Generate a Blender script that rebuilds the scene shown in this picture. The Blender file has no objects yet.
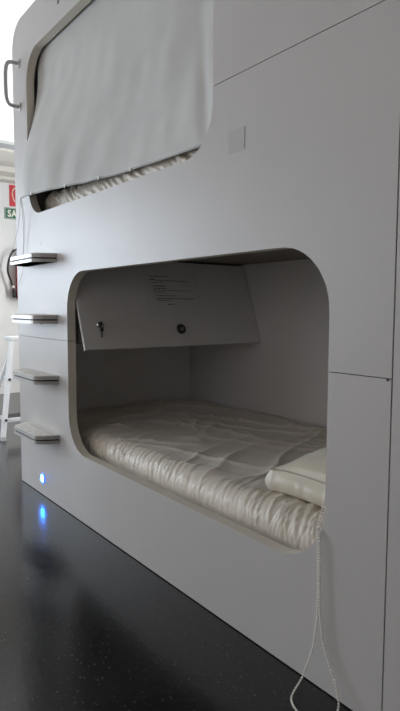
import bpy, bmesh, math, random
from mathutils import Vector, Matrix, noise
random.seed(7)
sc = bpy.context.scene
COL = sc.collection

# ---------------------------------------------------------------- camera
cam_d = bpy.data.cameras.new('camera')
cam = bpy.data.objects.new('camera', cam_d); COL.objects.link(cam)
sc.camera = cam
cam_d.sensor_fit = 'VERTICAL'; cam_d.sensor_height = 24.0
cam_d.lens = 569.27 / 711.0 * 24.0
cam_d.clip_start = 0.02; cam_d.clip_end = 60
RX = Vector((0.59774787, 0.8016776, 0.00324335))
RY = Vector((0.06861829, -0.0471316, -0.99652905))
RZ = Vector((-0.79874215, 0.59589567, -0.08318256))
M = Matrix((RX, -RY, -RZ)).transposed().to_4x4()
M.translation = Vector((0, -1.217, 1.1))
cam.matrix_world = M

# ---------------------------------------------------------------- world, daylight, exposure
w = bpy.data.worlds.new('world'); sc.world = w; w.use_nodes = True
bgn = w.node_tree.nodes['Background']
bgn.inputs[0].default_value = (0.78, 0.88, 1.0, 1); bgn.inputs[1].default_value = 1.0

def window_light(name, loc, rot, sx, sy, power, color):
    l = bpy.data.lights.new(name, 'AREA'); l.shape = 'RECTANGLE'; l.size = sx; l.size_y = sy
    l.energy = power; l.color = color
    o = bpy.data.objects.new(name, l); COL.objects.link(o); o.location = loc; o.rotation_euler = rot
    return o
# daylight from a window at the left, plus a second unseen window added as fill
window_light('daylight_window_1', (-7.55, -2.55, 1.65), (0, math.radians(-90), 0), 1.9, 1.9, 158, (0.76, 0.875, 1.0))
window_light('added_fill_2', (-4.45, -3.85, 1.65), (math.radians(90), 0, 0), 1.6, 1.9, 6, (0.90, 0.95, 1.0))  # added to brighten the bulkhead and the left of the facade
# unseen windows added: one brightens the far wall, one gives warm frontal fill
window_light('added_fill_3', (-4.50, 2.85, 2.05), (math.radians(-90), 0, 0), 1.6, 2.8, 215, (0.97, 0.98, 1.0))  # added out of sight behind the capsule, lights far wall and bulkhead
window_light('added_fill_4', (-0.70, -3.85, 1.50), (math.radians(90), 0, 0), 2.6, 1.6, 7, (1.0, 0.76, 0.62))  # added warm fill for the bunk interior, from behind the camera

vs = sc.view_settings
vs.view_transform = 'Standard'; vs.look = 'None'; vs.gamma = 1.0; vs.use_curve_mapping = False
vs.exposure = 0.0

# ---------------------------------------------------------------- materials
MAT = {}
def mat(name, col, rough=0.5, metal=0.0, spec=0.5, var=0.0, vscale=6.0, bump=0.0, bscale=200.0, coat=0.0, sheen=0.0,
        emit=None, estr=0.0, stretch=None):
    m = bpy.data.materials.new(name); m.use_nodes = True; nt = m.node_tree
    b = nt.nodes['Principled BSDF']
    b.inputs['Base Color'].default_value = (*col, 1); b.inputs['Roughness'].default_value = rough
    b.inputs['Metallic'].default_value = metal; b.inputs['Specular IOR Level'].default_value = spec
    b.inputs['Coat Weight'].default_value = coat; b.inputs['Sheen Weight'].default_value = sheen
    if emit:
        b.inputs['Emission Color'].default_value = (*emit, 1); b.inputs['Emission Strength'].default_value = estr
    tc = nt.nodes.new('ShaderNodeTexCoord'); src = tc.outputs['Object']
    if stretch:
        mp = nt.nodes.new('ShaderNodeMapping'); mp.inputs['Scale'].default_value = stretch
        nt.links.new(src, mp.inputs['Vector']); src = mp.outputs['Vector']
    if var > 0:
        n = nt.nodes.new('ShaderNodeTexNoise'); n.inputs['Scale'].default_value = vscale; n.inputs['Detail'].default_value = 5
        nt.links.new(src, n.inputs['Vector'])
        r = nt.nodes.new('ShaderNodeValToRGB')
        r.color_ramp.elements[0].position = 0.3; r.color_ramp.elements[1].position = 0.7
        r.color_ramp.elements[0].color = (*[c * (1 - var) for c in col], 1)
        r.color_ramp.elements[1].color = (*[min(1, c * (1 + var)) for c in col], 1)
        nt.links.new(n.outputs['Fac'], r.inputs['Fac']); nt.links.new(r.outputs['Color'], b.inputs['Base Color'])
    if bump > 0:
        n2 = nt.nodes.new('ShaderNodeTexNoise'); n2.inputs['Scale'].default_value = bscale; n2.inputs['Detail'].default_value = 3
        nt.links.new(src, n2.inputs['Vector'])
        bp = nt.nodes.new('ShaderNodeBump'); bp.inputs['Strength'].default_value = bump; bp.inputs['Distance'].default_value = 0.002
        nt.links.new(n2.outputs['Fac'], bp.inputs['Height']); nt.links.new(bp.outputs['Normal'], b.inputs['Normal'])
    MAT[name] = m
    return m
mat('laminate', (0.595, 0.573, 0.552), 0.42, var=0.025, vscale=3.0, bump=0.12, bscale=160)
mat('laminate_inner', (0.68, 0.66, 0.645), 0.5, var=0.03, vscale=3.0, bump=0.1, bscale=160)
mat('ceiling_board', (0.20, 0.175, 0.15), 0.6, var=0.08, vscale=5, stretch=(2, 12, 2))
mat('edge_band', (0.70, 0.65, 0.55), 0.45, var=0.06, vscale=8)
mat('white_paint', (0.80, 0.80, 0.79), 0.6, var=0.02, vscale=2, bump=0.1, bscale=90)
mat('warm_paint', (0.56, 0.46, 0.38), 0.6, var=0.03, vscale=2)
mat('cream_paint', (0.70, 0.68, 0.62), 0.55, var=0.03, vscale=2)
mat('grey_trim', (0.40, 0.41, 0.41), 0.5, var=0.03)
mat('dado_paint', (0.78, 0.77, 0.74), 0.5, var=0.02)
mat('step_top', (0.84, 0.81, 0.75), 0.55, var=0.12, vscale=40, bump=0.15, bscale=300)
mat('step_metal', (0.50, 0.49, 0.47), 0.38, metal=0.35, var=0.05, stretch=(4, 60, 60))
mat('black_rubber', (0.02, 0.02, 0.02), 0.6, var=0.2, vscale=60)
mat('satin', (0.74, 0.67, 0.565), 0.46, spec=0.5, sheen=0.25, var=0.03, vscale=4, bump=0.1, bscale=900)
mat('pillow_satin', (0.74, 0.68, 0.55), 0.42, sheen=0.25, var=0.03, vscale=6, bump=0.1, bscale=900)
mat('piping_beige', (0.46, 0.42, 0.34), 0.5, var=0.04)
mat('canvas', (0.62, 0.615, 0.59), 0.6, sheen=0.1, var=0.04, vscale=4, bump=0.25, bscale=500)
mat('steel', (0.56, 0.56, 0.55), 0.45, metal=0.2, var=0.05)
mat('chrome', (0.55, 0.55, 0.54), 0.25, metal=1.0, var=0.03)
mat('dark_metal', (0.05, 0.05, 0.05), 0.35, metal=0.5, var=0.1)
mat('paper', (0.64, 0.625, 0.61), 0.6, var=0.02)
mat('print_ink', (0.20, 0.195, 0.19), 0.6, var=0.05)
mat('bead_white', (0.93, 0.89, 0.82), 0.3, var=0.04)
mat('cord_grey', (0.45, 0.45, 0.44), 0.5, var=0.04)
mat('white_alu', (0.78, 0.79, 0.80), 0.4, var=0.03)
mat('red_paint', (0.36, 0.012, 0.02), 0.75, spec=0.05, var=0.05)
mat('red_sign', (0.62, 0.03, 0.04), 0.45, var=0.03)
mat('green_sign', (0.01, 0.13, 0.07), 0.45, var=0.03)
mat('sign_white', (0.85, 0.84, 0.72), 0.5, var=0.02)
mat('tape', (0.545, 0.525, 0.51), 0.36, var=0.03)
mat('tape_edge', (0.36, 0.35, 0.34), 0.4, var=0.03)
mat('led_lens', (0.3, 0.5, 1.0), 0.3, emit=(0.02, 0.20, 1.0), estr=110.0)
mat('led_halo_bezel', (0.30, 0.34, 0.5), 0.35, var=0.04, emit=(0.01, 0.07, 1.0), estr=4.0)  # blue emission on the bezel imitates the halo around the lens

# speckled black rubber floor
m = bpy.data.materials.new('floor_rubber'); m.use_nodes = True; nt = m.node_tree; b = nt.nodes['Principled BSDF']
tc = nt.nodes.new('ShaderNodeTexCoord')
vo = nt.nodes.new('ShaderNodeTexVoronoi'); vo.inputs['Scale'].default_value = 95; nt.links.new(tc.outputs['Object'], vo.inputs['Vector'])
sep = nt.nodes.new('ShaderNodeSeparateColor'); nt.links.new(vo.outputs['Color'], sep.inputs[0])
mul = nt.nodes.new('ShaderNodeMath'); mul.operation = 'MULTIPLY_ADD'
nt.links.new(sep.outputs[0], mul.inputs[0]); mul.inputs[1].default_value = 0.9; mul.inputs[2].default_value = -0.56   # most cells negative radius
lt = nt.nodes.new('ShaderNodeMath'); lt.operation = 'LESS_THAN'
nt.links.new(vo.outputs['Distance'], lt.inputs[0]); nt.links.new(mul.outputs[0], lt.inputs[1])
mx = nt.nodes.new('ShaderNodeMix'); mx.data_type = 'RGBA'
n = nt.nodes.new('ShaderNodeTexNoise'); n.inputs['Scale'].default_value = 300; nt.links.new(tc.outputs['Object'], n.inputs['Vector'])
rp = nt.nodes.new('ShaderNodeValToRGB'); rp.color_ramp.elements[0].color = (0.008, 0.008, 0.008, 1); rp.color_ramp.elements[1].color = (0.020, 0.020, 0.020, 1)
nt.links.new(n.outputs['Fac'], rp.inputs['Fac'])
nt.links.new(lt.outputs[0], mx.inputs['Factor']); nt.links.new(rp.outputs['Color'], mx.inputs['A']); mx.inputs['B'].default_value = (0.07, 0.07, 0.067, 1)
nt.links.new(mx.outputs['Result'], b.inputs['Base Color'])
b.inputs['Roughness'].default_value = 0.20; b.inputs['Specular IOR Level'].default_value = 0.55
n3 = nt.nodes.new('ShaderNodeTexNoise'); n3.inputs['Scale'].default_value = 45; n3.inputs['Detail'].default_value = 4
nt.links.new(tc.outputs['Object'], n3.inputs['Vector'])
bp = nt.nodes.new('ShaderNodeBump'); bp.inputs['Strength'].default_value = 0.10; bp.inputs['Distance'].default_value = 0.004
nt.links.new(n3.outputs['Fac'], bp.inputs['Height']); nt.links.new(bp.outputs['Normal'], b.inputs['Normal'])
MAT['floor_rubber'] = m

# ---------------------------------------------------------------- helpers
def link_mesh(name, me, mats, parent=None, smooth=False):
    o = bpy.data.objects.new(name, me); COL.objects.link(o)
    for k in ([mats] if isinstance(mats, str) else mats): me.materials.append(MAT[k])
    if smooth:
        for p in me.polygons: p.use_smooth = True
    if parent is not None:
        o.parent = parent
        o.matrix_parent_inverse = parent.matrix_world.inverted() if False else Matrix.Identity(4)
    return o
ORIG = {}
def rel(parent):
    """world origin of a thing (parts are authored in world metres, stored relative to it)"""
    v = Vector((0, 0, 0)); p = parent
    while p is not None: v += p.location; p = p.parent
    return v
def obj(name, bm, mats, parent=None, smooth=False, bevel=0.0):
    """bm is authored in world coordinates"""
    if bevel > 0:
        bmesh.ops.bevel(bm, geom=list(bm.edges), offset=bevel, segments=2, affect='EDGES', profile=0.5)
    bmesh.ops.recalc_face_normals(bm, faces=list(bm.faces))
    off = rel(parent)
    me = bpy.data.meshes.new(name)
    if parent is None:
        # origin at base centre
        xs = [v.co.x for v in bm.verts]; ys = [v.co.y for v in bm.verts]; zs = [v.co.z for v in bm.verts]
        off = Vector(((min(xs) + max(xs)) / 2, (min(ys) + max(ys)) / 2, min(zs)))
    bmesh.ops.translate(bm, verts=list(bm.verts), vec=-off)
    bm.to_mesh(me); bm.free()
    o = link_mesh(name, me, mats, parent, smooth)
    if parent is None: o.location = off
    return o
def thing(name, label, cat, loc=(0, 0, 0), group=None):
    o = bpy.data.objects.new(name, None); COL.objects.link(o); o.location = loc; o.empty_display_size = 0.1
    return tag(o, label, cat, group)
def tag(o, label, cat, group=None):
    o['label'] = label; o['category'] = cat
    if group: o['group'] = group
    return o
def struct(o, label=None):
    o['kind'] = 'structure'
    if label: o['label'] = label
    return o
def bx(bm, x0, x1, y0, y1, z0, z1):
    vs_ = [bm.verts.new(p) for p in ((x0,y0,z0),(x1,y0,z0),(x1,y1,z0),(x0,y1,z0),(x0,y0,z1),(x1,y0,z1),(x1,y1,z1),(x0,y1,z1))]
    for f in ((0,3,2,1),(4,5,6,7),(0,1,5,4),(1,2,6,5),(2,3,7,6),(3,0,4,7)): bm.faces.new([vs_[i] for i in f])
    return bm
def box(*a): return bx(bmesh.new(), *a)
def catmull(pts, n=8):
    P = [Vector(p) for p in pts]; out = []
    for i in range(len(P) - 1):
        p0 = P[max(i - 1, 0)]; p1 = P[i]; p2 = P[i + 1]; p3 = P[min(i + 2, len(P) - 1)]
        for k in range(n):
            t = k / n
            out.append(0.5 * ((2 * p1) + (-p0 + p2) * t + (2 * p0 - 5 * p1 + 4 * p2 - p3) * t * t + (-p0 + 3 * p1 - 3 * p2 + p3) * t ** 3))
    out.append(P[-1]); return out
def tube(bm, pts, r, seg=10, cap=True):
    pts = [Vector(p) for p in pts]; rings = []
    t0 = (pts[1] - pts[0]).normalized()
    up = Vector((0, 0, 1)) if abs(t0.z) < 0.9 else Vector((1, 0, 0))
    a = t0.cross(up).normalized()
    for i, p in enumerate(pts):
        t = (pts[min(i + 1, len(pts) - 1)] - pts[max(i - 1, 0)]).normalized()
        a = (a - t * a.dot(t)).normalized(); b_ = t.cross(a)
        rr = r[i] if isinstance(r, (list, tuple)) else r
        rings.append([bm.verts.new(p + (a * math.cos(2 * math.pi * k / seg) + b_ * math.sin(2 * math.pi * k / seg)) * rr) for k in range(seg)])
    for i in range(len(rings) - 1):
        for k in range(seg):
            bm.faces.new((rings[i][k], rings[i][(k + 1) % seg], rings[i + 1][(k + 1) % seg], rings[i + 1][k]))
    if cap: bm.faces.new(rings[0][::-1]); bm.faces.new(rings[-1])
    return bm
def lathe(bm, prof, origin, axis, seg=28):
    """prof: list of (radius, height along axis)"""
    axis = Vector(axis).normalized(); up = Vector((0, 0, 1)) if abs(axis.z) < 0.9 else Vector((1, 0, 0))
    a = axis.cross(up).normalized(); b_ = axis.cross(a); o_ = Vector(origin); rings = []
    for r, h in prof:
        if r <= 1e-6: rings.append([bm.verts.new(o_ + axis * h)])
        else: rings.append([bm.verts.new(o_ + axis * h + (a * math.cos(2 * math.pi * k / seg) + b_ * math.sin(2 * math.pi * k / seg)) * r) for k in range(seg)])
    for i in range(len(rings) - 1):
        A, B = rings[i], rings[i + 1]
        for k in range(seg):
            k2 = (k + 1) % seg
            if len(A) == 1 and len(B) == 1: break
            if len(A) == 1: bm.faces.new((A[0], B[k2], B[k]))
            elif len(B) == 1: bm.faces.new((A[k], A[k2], B[0]))
            else: bm.faces.new((A[k], A[k2], B[k2], B[k]))
    if len(rings[0]) > 1: bm.faces.new(rings[0][::-1])
    if len(rings[-1]) > 1: bm.faces.new(rings[-1])
    return bm
def prism(bm, poly, fn, d0, d1):
    """poly of 2D points; fn(u,v,d) -> 3D; extruded from d0 to d1"""
    A = [bm.verts.new(fn(u, v, d0)) for u, v in poly]; B = [bm.verts.new(fn(u, v, d1)) for u, v in poly]
    fa = bm.faces.new(A); fb = bm.faces.new(B[::-1]); sides = []
    n_ = len(poly)
    for i in range(n_): sides.append(bm.faces.new((A[i], B[i], B[(i + 1) % n_], A[(i + 1) % n_])))
    return fa, fb, sides
def arc(cx, cz, r, a0, a1, n=12):
    return [(cx + r * math.cos(math.radians(a0 + (a1 - a0) * k / n)), cz + r * math.sin(math.radians(a0 + (a1 - a0) * k / n))) for k in range(n + 1)]

# ---------------------------------------------------------------- the hall
CZ = 3.72
struct(obj('floor', box(-9.0, 2.6, -3.6, 2.6, -0.1, 0.0), 'floor_rubber'), 'black speckled rubber floor')
struct(obj('ceiling', box(-5.5, 2.6, -3.6, 2.6, CZ, CZ + 0.1), 'white_paint'), 'white ceiling of the hall')
struct(obj('wall_right', box(2.6, 2.7, -3.6, 2.6, 0, CZ), 'warm_paint'))
bm = bmesh.new()
bx(bm, -3.65, 2.6, 2.6, 2.7, 0, CZ); bx(bm, -7.3, -5.35, 2.6, 2.7, 0, CZ)
bx(bm, -5.35, -3.65, 2.6, 2.7, 0, 0.60); bx(bm, -5.35, -3.65, 2.6, 2.7, 3.5, CZ)
struct(obj('wall_back', bm, 'white_paint'))
bm = bmesh.new()                                       # far wall with a window hole
bx(bm, -7.42, -7.3, -1.55, 2.6, 0, 2.75); bx(bm, -7.42, -7.3, -3.6, -3.5, 0, 2.75)
bx(bm, -7.42, -7.3, -3.5, -1.55, 0, 0.75); bx(bm, -7.42, -7.3, -3.5, -1.55, 2.55, 2.75)
struct(obj('wall_left', bm, 'white_paint'), 'bright white far wall carrying the signs')
bm = bmesh.new()                                       # wall behind the photographer, with holes for two added windows
bx(bm, -3.55, -2.05, -3.72, -3.6, 0, CZ); bx(bm, 0.65, 2.6, -3.72, -3.6, 0, CZ)
bx(bm, -2.05, 0.65, -3.72, -3.6, 0, 0.65); bx(bm, -2.05, 0.65, -3.72, -3.6, 2.35, CZ); bx(bm, -7.3, -5.35, -3.72, -3.6, 0, CZ)
bx(bm, -5.35, -3.55, -3.72, -3.6, 0, 0.65); bx(bm, -5.35, -3.55, -3.72, -3.6, 2.65, CZ)
struct(obj('wall_front', bm, 'warm_paint'))
def window(name, fn):
    fr = bmesh.new()
    for a in fn: bx(fr, *a)
    struct(obj(name, fr, 'white_alu'))
window('window_1', [(-7.40,-7.33,-3.5,-3.44,.75,2.55),(-7.40,-7.33,-1.61,-1.55,.75,2.55),(-7.40,-7.33,-2.55,-2.50,.75,2.55),(-7.40,-7.33,-3.5,-1.55,.75,.81),(-7.40,-7.33,-3.5,-1.55,2.49,2.55)])
window('added_window_2', [(-5.35,-5.29,-3.70,-3.63,.65,2.65),(-3.61,-3.55,-3.70,-3.63,.65,2.65),(-4.48,-4.42,-3.70,-3.63,.65,2.65),(-5.35,-3.55,-3.70,-3.63,.65,.71),(-5.35,-3.55,-3.70,-3.63,2.59,2.65)])  # frame of an unseen window, added for the side fill
window('added_window_3', [(-5.35,-5.29,2.62,2.68,.60,3.5),(-3.71,-3.65,2.62,2.68,.60,3.5),(-4.53,-4.47,2.62,2.68,.60,3.5),(-5.35,-3.65,2.62,2.68,.60,.66),(-5.35,-3.65,2.62,2.68,3.44,3.5)])  # unseen frame, added for the light behind the capsule
window('added_window_4', [(-2.05,-1.99,-3.70,-3.63,.65,2.35),(0.59,0.65,-3.70,-3.63,.65,2.35),(-0.73,-0.67,-3.70,-3.63,.65,2.35),(-2.05,0.65,-3.70,-3.63,.65,.71),(-2.05,0.65,-3.70,-3.63,2.29,2.35)])  # unseen frame, added for the warm frontal fill
# bulkhead and the lower, stepped ceiling beyond it
struct(obj('wall_bulkhead', box(-5.6, -5.5, -3.6, 2.6, 2.66, CZ + 0.1), 'white_paint'), 'white bulkhead where the ceiling drops')
struct(obj('trim_1', box(-5.80, -5.6, -3.6, 2.6, 2.67, 2.74), 'grey_trim'), 'grey strip along the bulkhead underside')
struct(obj('ceiling_low', box(-7.42, -5.80, -3.6, 2.6, 2.75, 2.85), 'cream_paint'), 'lower cream ceiling beyond the bulkhead')
struct(obj('trim_2', box(-6.55, -6.05, -3.6, 2.6, 2.71, 2.75), 'cream_paint'))
struct(obj('trim_3', box(-7.3, -6.85, -3.6, 2.6, 2.69, 2.75), 'cream_paint'))
struct(obj('trim_4', box(-7.3, -7.10, -3.6, 2.6, 2.655, 2.69), 'cream_paint'))
struct(obj('baseboard_left', box(-7.3, -7.285, -1.5, 2.6, 0.0, 0.07), 'dado_paint'))
struct(obj('trim_5', box(-7.3, -7.288, -1.5, 2.6, 0.07, 1.56), 'dado_paint'), 'pale wainscot panel on the far wall')

# ---------------------------------------------------------------- capsule bunk
pod = thing('capsule_bunk', 'tall pale grey two-storey sleeping capsule with rounded bunk openings and side steps', 'bunk bed', (-2.18, 0.6, 0))
PT = 0.045                                            # panel thickness
XL, XR = -3.527, -0.837
Z1, Z2, ZT = 0.926, 1.842, 2.765
LO = (-2.785, -1.040, 0.350, 1.280, 0.19)             # lower opening x0,x1,z0,z1,r
UO = (-3.303, -1.563, 1.630, 2.535, 0.165)            # upper opening
def lower_cut(o):   # outline of the part of an opening above a seam, walked left to right (bottom edge of a panel)
    x0, x1, z0, z1, r = o
    return arc(x0 + r, z1 - r, r, 180, 90) + arc(x1 - r, z1 - r, r, 90, 0)
def upper_cut(o):   # part below a seam, walked right to left (top edge of a panel)
    x0, x1, z0, z1, r = o
    return arc(x1 - r, z0 + r, r, 0, -90) + arc(x0 + r, z0 + r, r, 270, 180)
def panel(poly, rim_pts):
    bm = bmesh.new()
    fa, fb, sides = prism(bm, poly, lambda u, v, d: (u, d, v), 0.0, PT)
    rim = set((round(u, 5), round(v, 5)) for u, v in rim_pts)
    for f in sides:
        if all((round(v.co.x, 5), round(v.co.z, 5)) in rim for v in f.verts): f.material_index = 1
    bm.normal_update(); bmesh.ops.triangulate(bm, faces=[fa, fb])
    return obj('front_panel', bm, ['laminate', 'edge_band'], pod)
g = 0.0012
def rimset(o, pts, zc): return pts + [(o[0], zc), (o[1], zc), (o[0], Z2)]
# lower panel
za = Z1 - g; cut = upper_cut(LO)
poly = [(XL, 0.004), (XR - g, 0.004), (XR - g, za), (LO[1], za)] + cut + [(LO[0], za), (XL, za)]
panel(poly, rimset(LO, cut, za))
# middle panel: upper half of the lower opening, lower part of the upper opening
zb = Z1 + g; zc = Z2 - g; c1 = lower_cut(LO); c2 = upper_cut(UO)
poly = [(XL, zb), (LO[0], zb)] + c1 + [(LO[1], zb), (XR - g, zb), (XR - g, zc), (UO[1], zc)] + c2 + [(UO[0], Z2), (XL, Z2)]
panel(poly, rimset(LO, c1, zb) + rimset(UO, c2, zc))
# top panel with its rounded outer corner
zd = Z2 + g; c3 = lower_cut(UO)
poly = [(XL, Z2), (UO[0], Z2)] + c3 + [(UO[1], zd), (XR - g, zd), (XR - g, ZT)] + arc(XL + 0.15, ZT - 0.15, 0.15, 90, 180)
panel(poly, rimset(UO, c3, zd))
# carcass behind the panels
PB = 1.32
obj('side_panel', box(XL, XL + 0.02, PT, PB, 0, ZT - 0.16), 'laminate', pod)
obj('back_panel', box(XL, XR, PB, PB + 0.02, 0, ZT - 0.02), 'laminate', pod)
obj('top_panel', box(XL + 0.15, XR, PT, PB, ZT - 0.03, ZT - 0.01), 'laminate', pod)
obj('partition', box(XR - 0.022, XR - 0.003, PT, PB, 0, ZT - 0.03), 'laminate', pod)
CB = 1.275
def cavity(x0, x1, z0, z1, bed):
    obj('end_wall', box(x0 - 0.02, x0, PT + 0.001, CB, z0, z1), 'laminate_inner', pod)
    obj('head_wall', box(x1, x1 + 0.02, PT + 0.001, CB, z0, z1), 'laminate_inner', pod)
    obj('back_wall', box(x0 - 0.02, x1 + 0.02, CB, CB + 0.02, z0, z1), 'laminate_inner', pod)
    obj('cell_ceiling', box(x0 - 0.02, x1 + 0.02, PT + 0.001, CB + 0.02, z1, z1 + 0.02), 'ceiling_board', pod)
    obj('bed_base', box(x0 - 0.02, x1 + 0.02, PT + 0.001, CB + 0.02, z0 - 0.02, z0), 'laminate_inner', pod)
LX0, LX1, LZ0, LZ1 = -3.465, -0.885, 0.31, 1.385
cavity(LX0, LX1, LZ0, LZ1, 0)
UX0, UX1, UZ0, UZ1 = -3.44, -1.42, 1.612, 2.62
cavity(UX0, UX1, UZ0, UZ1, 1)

# climbing steps: pale tread on a grooved aluminium edge
def step_poly(inset=0.0, out=0.0):
    y1 = -0.118 + inset - out
    pts = [(-3.37 + inset, -0.0015)]
    pts += [(-3.325 + inset, y1 + 0.03)] + [(-3.312 + inset, y1 + 0.008), (-3.295 + inset, y1)]
    pts += [(-2.99 - inset, y1), (-2.968 - inset, y1 + 0.004), (-2.95 - inset, y1 + 0.018), (-2.935 - inset, y1 + 0.04)]
    pts += [(-2.905 - inset, -0.0015)]
    return pts
def slab(poly, z0, z1):
    bm = bmesh.new(); prism(bm, poly, lambda u, v, d: (u, v, d), z0, z1); return bm
for zt in (0.408, 0.734, 1.061, 1.388):
    core = obj('step', slab(step_poly(0.007), zt - 0.047, zt - 0.004), 'black_rubber', pod)
    core['label'] = 'pale climbing step with a dark grooved edge'
    obj('tread', slab(step_poly(0.002), zt - 0.004, zt), 'step_top', core)
    obj('edge_trim', slab(step_poly(0.0), zt - 0.023, zt - 0.0042), 'step_metal', core)
    obj('edge_trim', slab(step_poly(0.0), zt - 0.047, zt - 0.031), 'step_metal', core)
    tread_line = box(-3.30, -2.93, -0.030, -0.027, zt, zt + 0.0008)
    obj('seam_line', tread_line, 'grey_trim', core)
    obj('screw_head', lathe(bmesh.new(), [(0.006, 0), (0.006, 0.004)], (-2.99, -0.06, zt - 0.0512), (0, 0, 1), 10), 'dark_metal', core)

# grab handle by the upper bunk
hx = -3.415
hp = catmull([(hx, -0.004, 2.522), (hx, -0.055, 2.520), (hx, -0.074, 2.495), (hx, -0.080, 2.45), (hx, -0.080, 2.345), (hx, -0.074, 2.302), (hx, -0.055, 2.279), (hx, -0.004, 2.277)], 7)
hd = obj('grab_handle', tube(bmesh.new(), hp, 0.0105, 14), 'steel', pod, smooth=True)
hd['label'] = 'grey metal grab handle'
for z in (2.522, 2.277):
    obj('flange', lathe(bmesh.new(), [(0.024, 0.0), (0.024, 0.004), (0.013, 0.008)], (hx, 0.0, z), (0, -1, 0), 24), 'steel', hd)
# blue night light low on the panel
nl = obj('night_light', lathe(bmesh.new(), [(0.030, 0.0), (0.030, 0.003), (0.026, 0.006), (0.022, 0.006), (0.022, 0.003)], (-3.165, 0.0, 0.103), (0, -1, 0), 32), 'led_halo_bezel', pod)
nl['label'] = 'round blue-lit night light'
obj('lens', lathe(bmesh.new(), [(0.0215, 0.0032), (0.0215, 0.0055), (0.015, 0.0085), (0.0, 0.010)], (-3.165, 0.0, 0.103), (0, -1, 0), 28), 'led_lens', nl)
# little screw caps
for x, z, mt, r in ((-3.141, 1.456, 'white_alu', 0.006), (-3.012, 1.447, 'white_alu', 0.006), (-2.834, 2.632, 'dark_metal', 0.012)):
    obj('screw_cap', lathe(bmesh.new(), [(r, 0.0), (r, 0.0006), (r * 0.6, 0.0014), (0, 0.0016)], (x, 0.0, z), (0, -1, 0), 14), mt, pod, smooth=False)
obj('panel_stud', lathe(bmesh.new(), [(0.0035, 0.0), (0.0035, 0.002), (0, 0.003)], (XR - 0.012, 0.0, Z1 - 0.003), (0, -1, 0), 10), 'dark_metal', pod)

# neighbouring capsule, of which only the front edge shows
nb = thing('neighbour_capsule', 'plain pale grey panel of the next capsule beyond the vertical seam', 'panel', (0.4, 0.6, 0))
obj('front_panel', box(XR + 0.003, 1.85, 0.0, PT, 0.004, ZT), 'laminate', nb)
obj('side_panel', box(XR + 0.004, XR + 0.022, PT + 0.0005, PB, 0.0, ZT - 0.03), 'laminate', nb)
obj('side_panel', box(1.83, 1.85, PT + 0.0005, PB, 0.0, ZT - 0.03), 'laminate', nb)
obj('back_panel', box(XR + 0.004, 1.85, PB, PB + 0.02, 0.0, ZT - 0.03), 'laminate', nb)
obj('top_panel', box(XR + 0.004, 1.85, PT + 0.0005, PB + 0.02, ZT - 0.03, ZT - 0.012), 'laminate', nb)

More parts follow.
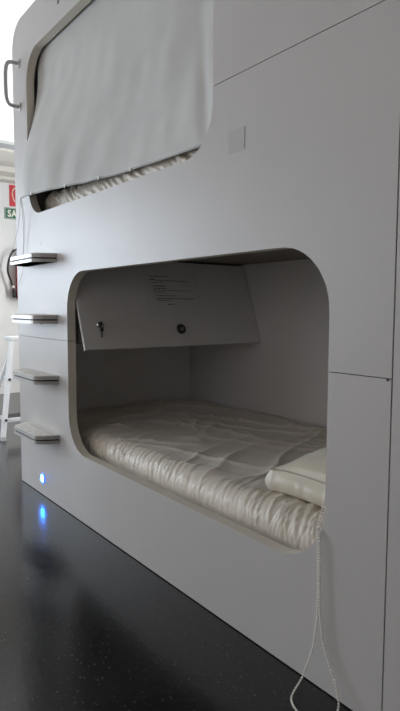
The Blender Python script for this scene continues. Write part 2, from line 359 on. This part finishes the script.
# ---------------------------------------------------------------- mattresses
def ridge(v): return (1 - abs(noise.noise(v)) * 2.0)
def mattress(name, x0, x1, y0, y1, z0, z1, label, seed, nx=560, fr=1.35, am=0.8, sl=1.0):
    h = z1 - z0; R = 0.085; prof = []              # profile (y, z, ny, nz, s) from lower front edge over the top to the back
    nf = 14
    for i in range(nf): prof.append((y0, z0 + (h - R) * i / nf, -1.0, 0.0))
    na = 14
    for i in range(na + 1):
        a = math.pi - (math.pi / 2) * i / na
        prof.append((y0 + R + R * math.cos(a), z1 - R + R * math.sin(a), math.cos(a), math.sin(a)))
    nt_ = 110
    for i in range(1, nt_ + 1): prof.append((y0 + R + (y1 - 0.03 - y0 - R) * i / nt_, z1, 0.0, 1.0))
    prof += [(y1, z1 - 0.03, 1.0, 0.3), (y1, z0 + 0.02, 1.0, 0.0), (y1 - 0.01, z0, 0.5, -0.8)]
    ss = [0.0]
    for i in range(1, len(prof)): ss.append(ss[-1] + math.hypot(prof[i][0] - prof[i - 1][0], prof[i][1] - prof[i - 1][1]))
    verts = []; faces = []; npf = len(prof)
    for ix in range(nx + 1):
        x = x0 + (x1 - x0) * ix / nx
        e = min(x - x0, x1 - x); k = 1.0
        if e < 0.05: k = math.sqrt(max(0.0, 1 - (1 - e / 0.05) ** 2)) * 0.25 + 0.75
        for j, (y, z, ny, nz) in enumerate(prof):
            s = ss[j]
            wf = max(0.0, 1 - max(0.0, s - 0.10) / 0.30); wf = wf * wf * (3 - 2 * wf)
            wb = min(1.0, s / 0.03)
            wob = 0.05 * noise.noise(Vector((x * 3, s * 2, seed)))
            r1 = ridge(Vector((x * 30 * fr + s * 12 * sl + wob * 26, s * 3.0, seed + 3)))
            r2 = ridge(Vector((x * 55 * fr + s * (-16 if sl == 1 else 30) + wob * 20, s * 5.0, seed + 11)))
            patch = 0.75 + 0.9 * noise.noise(Vector((x * 4.5, s * 6, seed + 50)))
            d = am * patch * wf * wb * (0.008 * max(r1, 0.0) ** 2 + 0.004 * max(r2, 0.0) ** 2 - 0.003)
            wt = 1 - wf
            a = x * 0.86 + y * 0.5 + wob; b_ = -x * 0.5 + y * 0.86
            t1 = ridge(Vector((a * 1.6, b_ * 7.0 + 0.4 * math.sin(a * 4), seed + 20)))
            a2 = x * 0.35 - y * 0.94; b2 = x * 0.94 + y * 0.35
            t2 = ridge(Vector((a2 * 1.8, b2 * 6.0 + wob * 10, seed + 31)))
            lump = noise.noise(Vector((x * 3.2, y * 3.2, seed + 40)))
            d += (0.25 + 0.75 * wt) * min(1, s / 0.1) * (0.014 * max(0, t1) ** 4 + 0.013 * max(0, t2) ** 4 + 0.008 * lump - 0.006)
            if y > y1 - 0.05: d *= 0.4
            verts.append((x, y + ny * d, z0 + (z - z0) * k + nz * d))
    for ix in range(nx):
        for j in range(npf - 1):
            a = ix * npf + j
            faces.append((a, a + 1, a + npf + 1, a + npf))
        faces.append((ix * npf + npf - 1, ix * npf, (ix + 1) * npf, (ix + 1) * npf + npf - 1))
    faces.append(tuple(range(npf - 1, -1, -1))); faces.append(tuple(nx * npf + j for j in range(npf)))
    off = Vector(((x0 + x1) / 2, (y0 + y1) / 2, z0))
    me = bpy.data.meshes.new(name); me.from_pydata([Vector(v) - off for v in verts], [], faces); me.update()
    bm = bmesh.new(); bm.from_mesh(me); bmesh.ops.recalc_face_normals(bm, faces=list(bm.faces)); bm.to_mesh(me); bm.free()
    o = link_mesh(name, me, 'satin', None, True); o.location = off
    return tag(o, label, 'mattress')
mattress('mattress', LX0 + 0.012, LX1 - 0.015, 0.100, 1.262, LZ0 + 0.002, 0.430, 'beige satin-covered mattress with a ruched front edge in the lower bunk', 1.3)
mattress('mattress', UX0 + 0.11, UX1 - 0.015, 0.105, 1.205, UZ0 + 0.002, 1.785, 'beige pleated mattress edge showing under the hanging canvas blind', 5.7, 420, 0.55, 1.6, 2.6)

# ---------------------------------------------------------------- pillow
pl = thing('pillow', 'cream satin box pillow with piped seam on the lower mattress', 'pillow', (-1.235, 0.46, 0.436))
def pillow_mesh():
    nu, nv = 48, 48; verts = []; faces = []
    # superellipse footprint, boxed thickness that swells to the middle
    x0, x1, y0, y1 = -1.448, -0.97, 0.205, 0.715
    cx, cy, hx_, hy = (x0 + x1) / 2, (y0 + y1) / 2, (x1 - x0) / 2, (y1 - y0) / 2
    rows = 22
    def height(u, v): # top height
        e = max(abs(u), abs(v))
        return 0.088 + 0.095 * (1 - u * u) ** 0.6 * (1 - v * v) ** 0.6
    # top grid
    idx = {}
    def add(p): verts.append(p); return len(verts) - 1
    def pos(u, v, t):
        # t in 0..1 : bottom to top at border ; footprint pinched slightly in mid sides
        pin = 1 - 0.035 * (1 - u * u) * (abs(v) > .99) - 0.035 * (1 - v * v) * (abs(u) > .99)
        pin += 0.05 * (abs(u) * abs(v)) ** 10
        return cx + hx_ * u * pin, cy + hy * v * pin
    for i in range(nu + 1):
        for j in range(nv + 1):
            u = -1 + 2 * i / nu; v = -1 + 2 * j / nv
            x, y = pos(u, v, 1); z = height(u, v)
            d = 0.004 * noise.noise(Vector((x * 16, y * 16, 2))) + 0.004 * max(0, ridge(Vector((x * 22, y * 9, 5)))) ** 2
            corner = (abs(u) * abs(v)) ** 6
            z -= 0.006 * corner
            idx[('t', i, j)] = add((x, y, z + d * (1 - max(abs(u), abs(v)) ** 6)))
    for i in range(nu):
        for j in range(nv): faces.append((idx[('t', i, j)], idx[('t', i + 1, j)], idx[('t', i + 1, j + 1)], idx[('t', i, j + 1)]))
    # border loop
    loop = [(i, 0) for i in range(nu)] + [(nu, j) for j in range(nv)] + [(i, nv) for i in range(nu, 0, -1)] + [(0, j) for j in range(nv, 0, -1)]
    prev = [idx[('t', i, j)] for i, j in loop]
    nr = 8
    for k in range(1, nr + 1):
        t = 1 - k / nr; cur = []
        for (i, j) in loop:
            X, Y, Z = verts[idx[('t', i, j)]]
            u = -1 + 2 * i / nu; v = -1 + 2 * j / nv
            bulge = 0.024 * math.sin(math.pi * t) * (1 - 0.6 * (abs(u) * abs(v)) ** 4)
            nx_, ny_ = (u if abs(u) > .99 else 0), (v if abs(v) > .99 else 0)
            wr = 0.006 * ridge(Vector((X * 26, Y * 26, t * 2 + 9))) * math.sin(math.pi * min(1, t * 1.1))
            cur.append(add((X + nx_ * (bulge + wr) - nx_ * 0.012 * (t < .01), Y + ny_ * (bulge + wr) - ny_ * 0.012 * (t < .01), Z * t + 0.0)))
        n_ = len(loop)
        for q in range(n_): faces.append((prev[q], cur[q], cur[(q + 1) % n_], prev[(q + 1) % n_]))
        prev = cur
    faces.append(tuple(prev))
    edge = [Vector(verts[idx[('t', i, j)]]) for i, j in loop]
    return verts, faces, edge
pv, pf, pedge = pillow_mesh()
rot = Matrix.Rotation(math.radians(-2), 4, 'Z'); base = Vector((-1.235, 0.46, 0.0))
def ptrans(v):
    q = Vector(v) - base; q = rot @ q; return q
me = bpy.data.meshes.new('cushion'); me.from_pydata([ptrans(v) for v in pv], [], pf); me.update()
bm = bmesh.new(); bm.from_mesh(me); bmesh.ops.recalc_face_normals(bm, faces=list(bm.faces)); bm.to_mesh(me); bm.free()
link_mesh('cushion', me, 'pillow_satin', pl, True)
bm = bmesh.new(); ring = [ptrans(v) + Vector((0, 0, 0.001)) for v in pedge]; tube(bm, ring + [ring[0]], 0.0032, 8, cap=False)
me = bpy.data.meshes.new('piping'); bm.to_mesh(me); bm.free()
link_mesh('piping', me, 'piping_beige', pl, True)

# ---------------------------------------------------------------- locker over the foot of the lower bed
lk = thing('locker', 'grey wall locker with slanting door over the foot of the lower bed', 'locker', (-3.0, 0.62, 0.9))
bm = bmesh.new(); prism(bm, [(LX0 + 0.003, 0.902), (-2.722, 0.902), (-2.894, 1.368), (LX0 + 0.003, 1.368)], lambda u, v, d: (u, d, v), 0.10, 1.270)
obj('body', bm, 'laminate_inner', lk)
A = Vector((-2.683, 0, 0.884)); Tp = Vector((-2.864, 0, 1.374)); sl = (Tp - A).normalized(); nrm = Vector((-sl.z, 0, sl.x)) * -1   # outward (+x, +z)
DL = (Tp - A).length
def door_pt(y, s, out): p = A + sl * s + nrm * out; return (p.x, y, p.z)
bm = bmesh.new(); prism(bm, [(0.053, 0.0), (1.272, 0.0), (1.272, DL), (0.053, DL)], lambda u, v, d: door_pt(u, v, d), -0.018, 0.0)
door = obj('door', bm, 'laminate_inner', lk, bevel=0.0015)
bm = bmesh.new(); prism(bm, [(0.0515, 0.0), (0.0532, 0.0), (0.0532, DL), (0.0515, DL)], lambda u, v, d: door_pt(u, v, d), -0.017, -0.001)
obj('edge_strip', bm, 'white_paint', door)
def on_door(y, s): return Vector(door_pt(y, s, 0.0))
o1 = on_door(0.672, 0.100)
kn = obj('lock_knob', lathe(bmesh.new(), [(0.030, 0.0), (0.030, 0.006), (0.026, 0.012), (0.014, 0.012), (0.013, 0.008)], o1, nrm, 28), 'dark_metal', door)
kn['label'] = 'black round lock knob'
obj('lock_core', lathe(bmesh.new(), [(0.0125, 0.0085), (0.0125, 0.013), (0.009, 0.015), (0, 0.0155)], o1, nrm, 20), 'chrome', door)
o2 = on_door(0.155, 0.135)
cy_ = obj('lock_cylinder', lathe(bmesh.new(), [(0.018, 0.0), (0.018, 0.004), (0.012, 0.010), (0.012, 0.014), (0, 0.014)], o2, nrm, 24), 'chrome', door)
bm = bmesh.new()   # key: bow standing out of the lock, a second key hanging from the ring
kp = o2 + nrm * 0.014
lathe(bm, [(0.010, -0.0012), (0.010, 0.0012)], kp + nrm * 0.012, (0, 1, 0), 18)
tube(bm, [kp, kp + nrm * 0.006], 0.003, 8)
rc = kp + nrm * 0.018 - Vector((0, 0, 0.012)); ringp = [rc + Vector((0.0, math.sin(a) * 0.012, math.cos(a) * 0.012)) for a in [2 * math.pi * k / 18 for k in range(19)]]
tube(bm, ringp, 0.0011, 6, cap=False)
hk = rc - Vector((0, 0, 0.012))
bx(bm, hk.x - 0.001, hk.x + 0.001, hk.y - 0.009, hk.y + 0.009, hk.z - 0.022, hk.z)
bx(bm, hk.x - 0.001, hk.x + 0.001, hk.y - 0.0035, hk.y + 0.0035, hk.z - 0.052, hk.z - 0.022)
obj('key', bm, 'dark_metal', door)['label'] = 'keys hanging in the lock'
# printed notice taped on the locker door
nt_y0, nt_y1, nt_s0, nt_s1 = 0.482, 0.865, 0.178, 0.460
bm = bmesh.new(); prism(bm, [(nt_y0, nt_s0), (nt_y1, nt_s0), (nt_y1, nt_s1), (nt_y0, nt_s1)], lambda u, v, d: door_pt(u, v, d), 0.0006, 0.0014)
note = thing('notice', 'printed paper notice taped to the slanting locker door', 'notice', tuple(on_door(0.67, nt_s0)))
obj('sheet', bm, 'paper', note)
def inkline(y0, y1, s, h=0.006):
    bm = bmesh.new(); y = y0
    while y < y1:
        L = random.uniform(0.012, 0.035); e = min(y + L, y1)
        prism(bm, [(y, s), (e, s), (e, s + h), (y, s + h)], lambda u, v, d: door_pt(u, v, d), 0.0015, 0.0018); y = e + 0.004
    obj('text_line', bm, 'print_ink', note)
for y0, y1, s, h in ((0.475, 0.60, 0.400, 0.006), (0.475, 0.505, 0.378, 0.010), (0.515, 0.735, 0.374, 0.006), (0.478, 0.555, 0.362, 0.004),
                     (0.485, 0.575, 0.338, 0.007), (0.485, 0.575, 0.325, 0.006), (0.485, 0.73, 0.314, 0.004), (0.485, 0.56, 0.303, 0.004),
                     (0.495, 0.64, 0.280, 0.005), (0.495, 0.755, 0.262, 0.006), (0.495, 0.585, 0.252, 0.004), (0.565, 0.605, 0.226, 0.006)):
    inkline(y0 + 0.05, y1 + 0.055, s + 0.022, h)

# ---------------------------------------------------------------- canvas blind in the upper opening
bl = thing('canvas_blind', 'grey canvas roller blind hanging over the upper bunk opening', 'blind', (-2.43, 0.05, 1.70))
def sstep(t): t = max(0.0, min(1.0, t)); return t * t * (3 - 2 * t)
def blind_pt(u, v):
    """u 0..1 left-right, v 0..1 top-bottom"""
    xt = -3.285 + (-1.50 + 3.285) * u
    zb = 1.732 - 0.05 * u + 0.012 * math.sin(u * 9) * u * (1 - u)
    z = 2.605 + (zb - 2.605) * v
    out = sstep((v - 0.22) / 0.70) * (1 - sstep(u / 0.55))
    y = 0.062 - 0.100 * out
    y += (0.018 * noise.noise(Vector((u * 6 + v, v * 1.6, 3))) + 0.010 * noise.noise(Vector((u * 13 + v * 2.5, v * 3.5, 8)))) * sstep(v * 3) * (0.35 + 0.65 * v) * sstep((u + 0.02) * 12)
    y += 0.012 * math.exp(-((u - 0.86 - 0.04 * v) / 0.02) ** 2) * sstep((v - .3) * 2)
    x = xt - 0.012 * out
    if v < 0.9 and u > 0.6: y = max(y, 0.052)
    if u > 0.80: y = max(y, 0.052)
    return Vector((x, y, z))
NU, NV = 130, 90
off = bl.location
verts = []; faces = []
for i in range(NU + 1):
    for j in range(NV + 1): verts.append(blind_pt(i / NU, j / NV) - off)
for i in range(NU):
    for j in range(NV):
        a = i * (NV + 1) + j; faces.append((a, a + 1, a + NV + 2, a + NV + 1))
me = bpy.data.meshes.new('canvas'); me.from_pydata(verts, [], faces); me.update()
cv = link_mesh('canvas', me, 'canvas', bl, True)
sol = cv.modifiers.new('thickness', 'SOLIDIFY'); sol.thickness = 0.0016; sol.offset = 0
hem = [blind_pt(i / 60, 1.0) for i in range(61)]
obj('hem_bar', tube(bmesh.new(), hem, 0.0042, 8), 'grey_trim', bl, smooth=True)
obj('roller', tube(bmesh.new(), [(-3.36, 0.085, 2.60), (-1.46, 0.085, 2.60)], 0.017, 16), 'steel', bl, smooth=True)
for u in (0.085, 0.275, 0.45, 0.60):
    p = blind_pt(u, 1.0)
    bm = bmesh.new(); bx(bm, p.x - 0.005, p.x + 0.005, p.y - 0.009, p.y - 0.004, p.z - 0.008, p.z + 0.008)
    obj('hem_clip', bm, 'bead_white', bl, bevel=0.001)

# bead cord of the canvas blind, one strand over the top step
cp = blind_pt(0.0, 1.0)
s1 = catmull([cp + Vector((-0.005, -0.008, 0.0)), (-3.315, -0.060, 1.57), (-3.332, -0.097, 1.42), (-3.338, -0.108, 1.392)], 8)
s2 = catmull([cp + Vector((-0.005, -0.008, 0.0)), (-3.345, -0.020, 1.58), (-3.378, -0.013, 1.42), (-3.392, -0.010, 1.34), (-3.42, -0.010, 1.29), (-3.47, -0.010, 1.255), (-3.53, -0.008, 1.24)], 8)
s3 = catmull([cp + Vector((0.004, -0.008, 0.0)), (-3.325, -0.018, 1.58), (-3.374, -0.012, 1.42), (-3.386, -0.010, 1.36)], 8)
bm = bmesh.new(); tube(bm, s1, 0.0012, 6); tube(bm, s2, 0.0012, 6); tube(bm, s3, 0.0012, 6)
tag(obj('blind_cord', bm, 'cord_grey', None, smooth=True), 'thin looped cord hanging from the canvas blind over the top step', 'cord')

# ---------------------------------------------------------------- white bead chain at the lower opening
def beads(path, pitch, r, bm):
    P = catmull(path, 14); d = 0.0; nxt = 0.0
    for i in range(len(P) - 1):
        a, b_ = P[i], P[i + 1]; L = (b_ - a).length
        while nxt <= d + L:
            c = a + (b_ - a) * ((nxt - d) / L)
            bmesh.ops.create_icosphere(bm, subdivisions=1, radius=r, matrix=Matrix.Translation(c)); nxt += pitch
        d += L
    tube(bm, P, r * 0.35, 5)
bm = bmesh.new()
left = [(-1.030, 0.062, 0.72), (-1.072, 0.052, 0.592), (-1.072, 0.028, 0.530), (-1.064, -0.006, 0.468), (-1.052, -0.012, 0.433), (-1.047, -0.014, 0.273), (-1.051, -0.016, 0.182), (-1.055, -0.025, 0.122), (-1.060, -0.055, 0.056), (-1.064, -0.092, 0.014), (-1.050, -0.110, 0.005), (-1.017, -0.124, 0.004), (-0.975, -0.125, 0.004)]
right = [(-1.022, 0.064, 0.72), (-1.064, 0.055, 0.592), (-1.064, 0.030, 0.530), (-1.056, -0.006, 0.470), (-1.045, -0.012, 0.433), (-1.041, -0.013, 0.274), (-1.031, -0.014, 0.184), (-1.012, -0.015, 0.126), (-0.979, -0.018, 0.071), (-0.958, -0.025, 0.034), (-0.949, -0.036, 0.006), (-0.945, -0.07, 0.004), (-0.955, -0.11, 0.004), (-0.975, -0.125, 0.004)]
beads(left, 0.0082, 0.0038, bm); beads(right, 0.0082, 0.0038, bm)
tag(obj('bead_chain', bm, 'bead_white', None, smooth=True), 'long white ball chain looping from the lower bunk opening down to the floor', 'chain')

# ---------------------------------------------------------------- faint tape square on the panel
tp = thing('tape_square', 'faint grey adhesive square on the panel right of the canvas blind', 'sticker', (-1.437, -0.001, 1.60))
obj('film', box(-1.478, -1.400, -0.0006, -0.0001, 1.600, 1.672), 'tape', tp)
obj('curled_edge', box(-1.400, -1.398, -0.0012, -0.0001, 1.606, 1.672), 'tape_edge', tp)

# ---------------------------------------------------------------- white step ladder behind the capsule's end
ld = thing('step_ladder', 'white folding step ladder standing behind the end of the capsule', 'ladder', (-4.95, 0.60, 0))
def beam(bm, p, q, wx, wy):
    p, q = Vector(p), Vector(q); vv = []
    for c in (p, q):
        vv.append([bm.verts.new(c + Vector((sx * wx / 2, sy * wy / 2, 0))) for sx, sy in ((-1, -1), (1, -1), (1, 1), (-1, 1))])
    for k in range(4): bm.faces.new((vv[0][k], vv[0][(k + 1) % 4], vv[1][(k + 1) % 4], vv[1][k]))
    bm.faces.new(vv[0][::-1]); bm.faces.new(vv[1]); return bm
for sg in (-1, 1):
    yc = 0.60; yt = yc + sg * 0.205; yb = yc + sg * 0.345
    r_ = obj('front_rail', beam(bmesh.new(), (-4.70, yb, 0.02), (-4.85, yt, 0.83), 0.05, 0.032), 'white_alu', ld)
    obj('rubber_foot', beam(bmesh.new(), (-4.697, yb - 0.0, 0.0), (-4.702, yb, 0.03), 0.056, 0.038), 'cord_grey', r_)
    r2_ = obj('rear_rail', beam(bmesh.new(), (-5.25, yb - sg * 0.03, 0.02), (-4.92, yt - sg * 0.03, 0.80), 0.03, 0.022), 'white_alu', ld)
    obj('rubber_foot', beam(bmesh.new(), (-5.253, yb - sg * 0.03, 0.0), (-5.248, yb - sg * 0.03, 0.03), 0.036, 0.028), 'black_rubber', r2_)
    for z in (0.515, 0.185):
        t = (z - 0.02) / 0.81; bxp = Vector((-4.70 - 0.15 * t, yb + (yt - yb) * t, z - 0.02))
        obj('rivet', lathe(bmesh.new(), [(0.011, 0.0), (0.011, 0.004), (0, 0.006)], bxp + Vector((0.030, 0, 0)), (1, 0, 0), 12), 'dark_metal', r_)
for z in (0.18, 0.51):
    t = (z - 0.02) / 0.81; xf = -4.70 - 0.15 * t; hw = 0.335 - 0.14 * t
    tr = obj('tread', box(xf - 0.16, xf + 0.035, 0.60 - hw, 0.60 + hw, z - 0.035, z), 'white_alu', ld, bevel=0.004)
    obj('rubber_mat', box(xf - 0.15, xf + 0.025, 0.60 - hw + 0.01, 0.60 + hw - 0.01, z, z + 0.003), 'black_rubber' if z < 0.3 else 'cord_grey', tr)
obj('top_cap', box(-5.0, -4.82, 0.375, 0.825, 0.815, 0.85), 'white_alu', ld, bevel=0.006)
obj('spreader', tube(bmesh.new(), [(-4.78, 0.36, 0.42), (-5.06, 0.36, 0.42)], 0.006, 8), 'white_alu', ld)

# ---------------------------------------------------------------- signs and extinguisher on the far wall
WX = -7.3
def wall_box(y0, y1, z0, z1, d0, d1): return box(WX + d0, WX + d1, y0, y1, z0, z1)
fs = thing('fire_sign', 'red square fire extinguisher sign with white pictogram above the green exit sign', 'sign', (WX, 1.36, 2.37))
obj('plate', wall_box(1.224, 1.490, 2.372, 2.636, 0.0005, 0.006), 'red_sign', fs)
bm = bmesh.new()
def wall_fn(u, v, d): return (WX + d, u, v)
def pict(poly): prism(bm, poly, wall_fn, 0.0062, 0.0075)
pict(arc(1.345, 2.545, 0.030, 0, 180) + [(1.315, 2.415), (1.375, 2.415)])
pict([(1.333, 2.58), (1.357, 2.58), (1.357, 2.60), (1.39, 2.61), (1.39, 2.617), (1.333, 2.617)])
pict([(1.41, 2.42), (1.455, 2.42), (1.462, 2.47), (1.447, 2.52), (1.432, 2.545), (1.428, 2.50), (1.412, 2.475)])
hosep = catmull([(WX + 0.007, 1.335, 2.60), (WX + 0.007, 1.285, 2.595), (WX + 0.007, 1.262, 2.54), (WX + 0.007, 1.272, 2.47), (WX + 0.007, 1.292, 2.43)], 6)
tube(bm, hosep, 0.006, 6)
obj('pictogram', bm, 'sign_white', fs)
es = thing('exit_sign', 'dark green exit sign lettered SALIDA in white below the red sign', 'sign', (WX, 1.36, 2.21))
obj('plate', wall_box(1.157, 1.58, 2.212, 2.352, 0.0005, 0.006), 'green_sign', es)
bm = bmesh.new()
for a in ((1.163, 1.574, 2.342, 2.346), (1.163, 1.574, 2.218, 2.222), (1.163, 1.167, 2.218, 2.346), (1.570, 1.574, 2.218, 2.346)):
    bx(bm, WX + 0.0062, WX + 0.0072, a[0], a[1], a[2], a[3])
obj('border', bm, 'sign_white', es)
cu = bpy.data.curves.new('lettering', 'FONT'); cu.body = 'SALIDA'; cu.size = 0.115; cu.extrude = 0.0008; cu.offset = 0.0035; cu.space_character = 1.12
to = bpy.data.objects.new('lettering_source', cu); COL.objects.link(to)
bpy.context.view_layer.update()
me = bpy.data.meshes.new_from_object(to.evaluated_get(bpy.context.evaluated_depsgraph_get()))
bpy.data.objects.remove(to)
wtxt = max(v.co.x for v in me.vertices)
for v in me.vertices:
    x, y, z = v.co
    v.co = Vector((WX + 0.0075 + z, 1.195 + x * (0.35 / wtxt), 2.243 + y)) - es.location
me.materials.clear()
link_mesh('lettering', me, 'sign_white', es)

fe = thing('fire_extinguisher', 'red fire extinguisher with black hose hung on the far white wall', 'extinguisher', (WX + 0.1, 1.336, 1.20))
ec = Vector((WX + 0.10, 1.336, 1.205))
body = obj('cylinder', lathe(bmesh.new(), [(0.06, 0.0), (0.078, 0.012), (0.08, 0.03), (0.08, 0.40), (0.074, 0.44), (0.052, 0.475), (0.024, 0.495), (0.020, 0.52)], ec, (0, 0, 1), 28), 'red_paint', fe, smooth=True)
bm = bmesh.new(); lathe(bm, [(0.024, 0.52), (0.024, 0.56), (0.012, 0.575)], ec, (0, 0, 1), 16)
bx(bm, ec.x - 0.012, ec.x + 0.012, ec.y - 0.02, ec.y + 0.13, ec.z + 0.575, ec.z + 0.59)
bx(bm, ec.x - 0.012, ec.x + 0.012, ec.y - 0.02, ec.y + 0.11, ec.z + 0.615, ec.z + 0.628)
bx(bm, ec.x - 0.01, ec.x + 0.01, ec.y - 0.025, ec.y - 0.01, ec.z + 0.57, ec.z + 0.628)
obj('valve', bm, 'dark_metal', fe)
hp = catmull([(ec.x, ec.y - 0.01, 1.79), (ec.x, 1.290, 1.830), (ec.x, 1.255, 1.820), (ec.x, 1.208, 1.79), (ec.x, 1.161, 1.665), (ec.x, 1.152, 1.541), (ec.x, 1.187, 1.43), (ec.x, 1.215, 1.345)], 8)
obj('hose', tube(bmesh.new(), hp, 0.0125, 10), 'black_rubber', fe, smooth=True)
bm = bmesh.new(); lathe(bm, [(0.014, 0.0), (0.015, 0.02), (0.024, 0.05), (0.026, 0.10), (0.022, 0.12)], (ec.x, 1.215, 1.345), (0, 0.12, -1), 16)
obj('nozzle', bm, 'black_rubber', fe, smooth=True)
obj('hose_collar', lathe(bmesh.new(), [(0.017, 0.0), (0.017, 0.03)], (ec.x, 1.208, 1.372), (0, 0.25, -1), 14), 'sign_white', fe)
obj('wall_bracket', box(WX + 0.0005, WX + 0.022, 1.314, 1.358, 1.30, 1.55), 'dark_metal', fe)
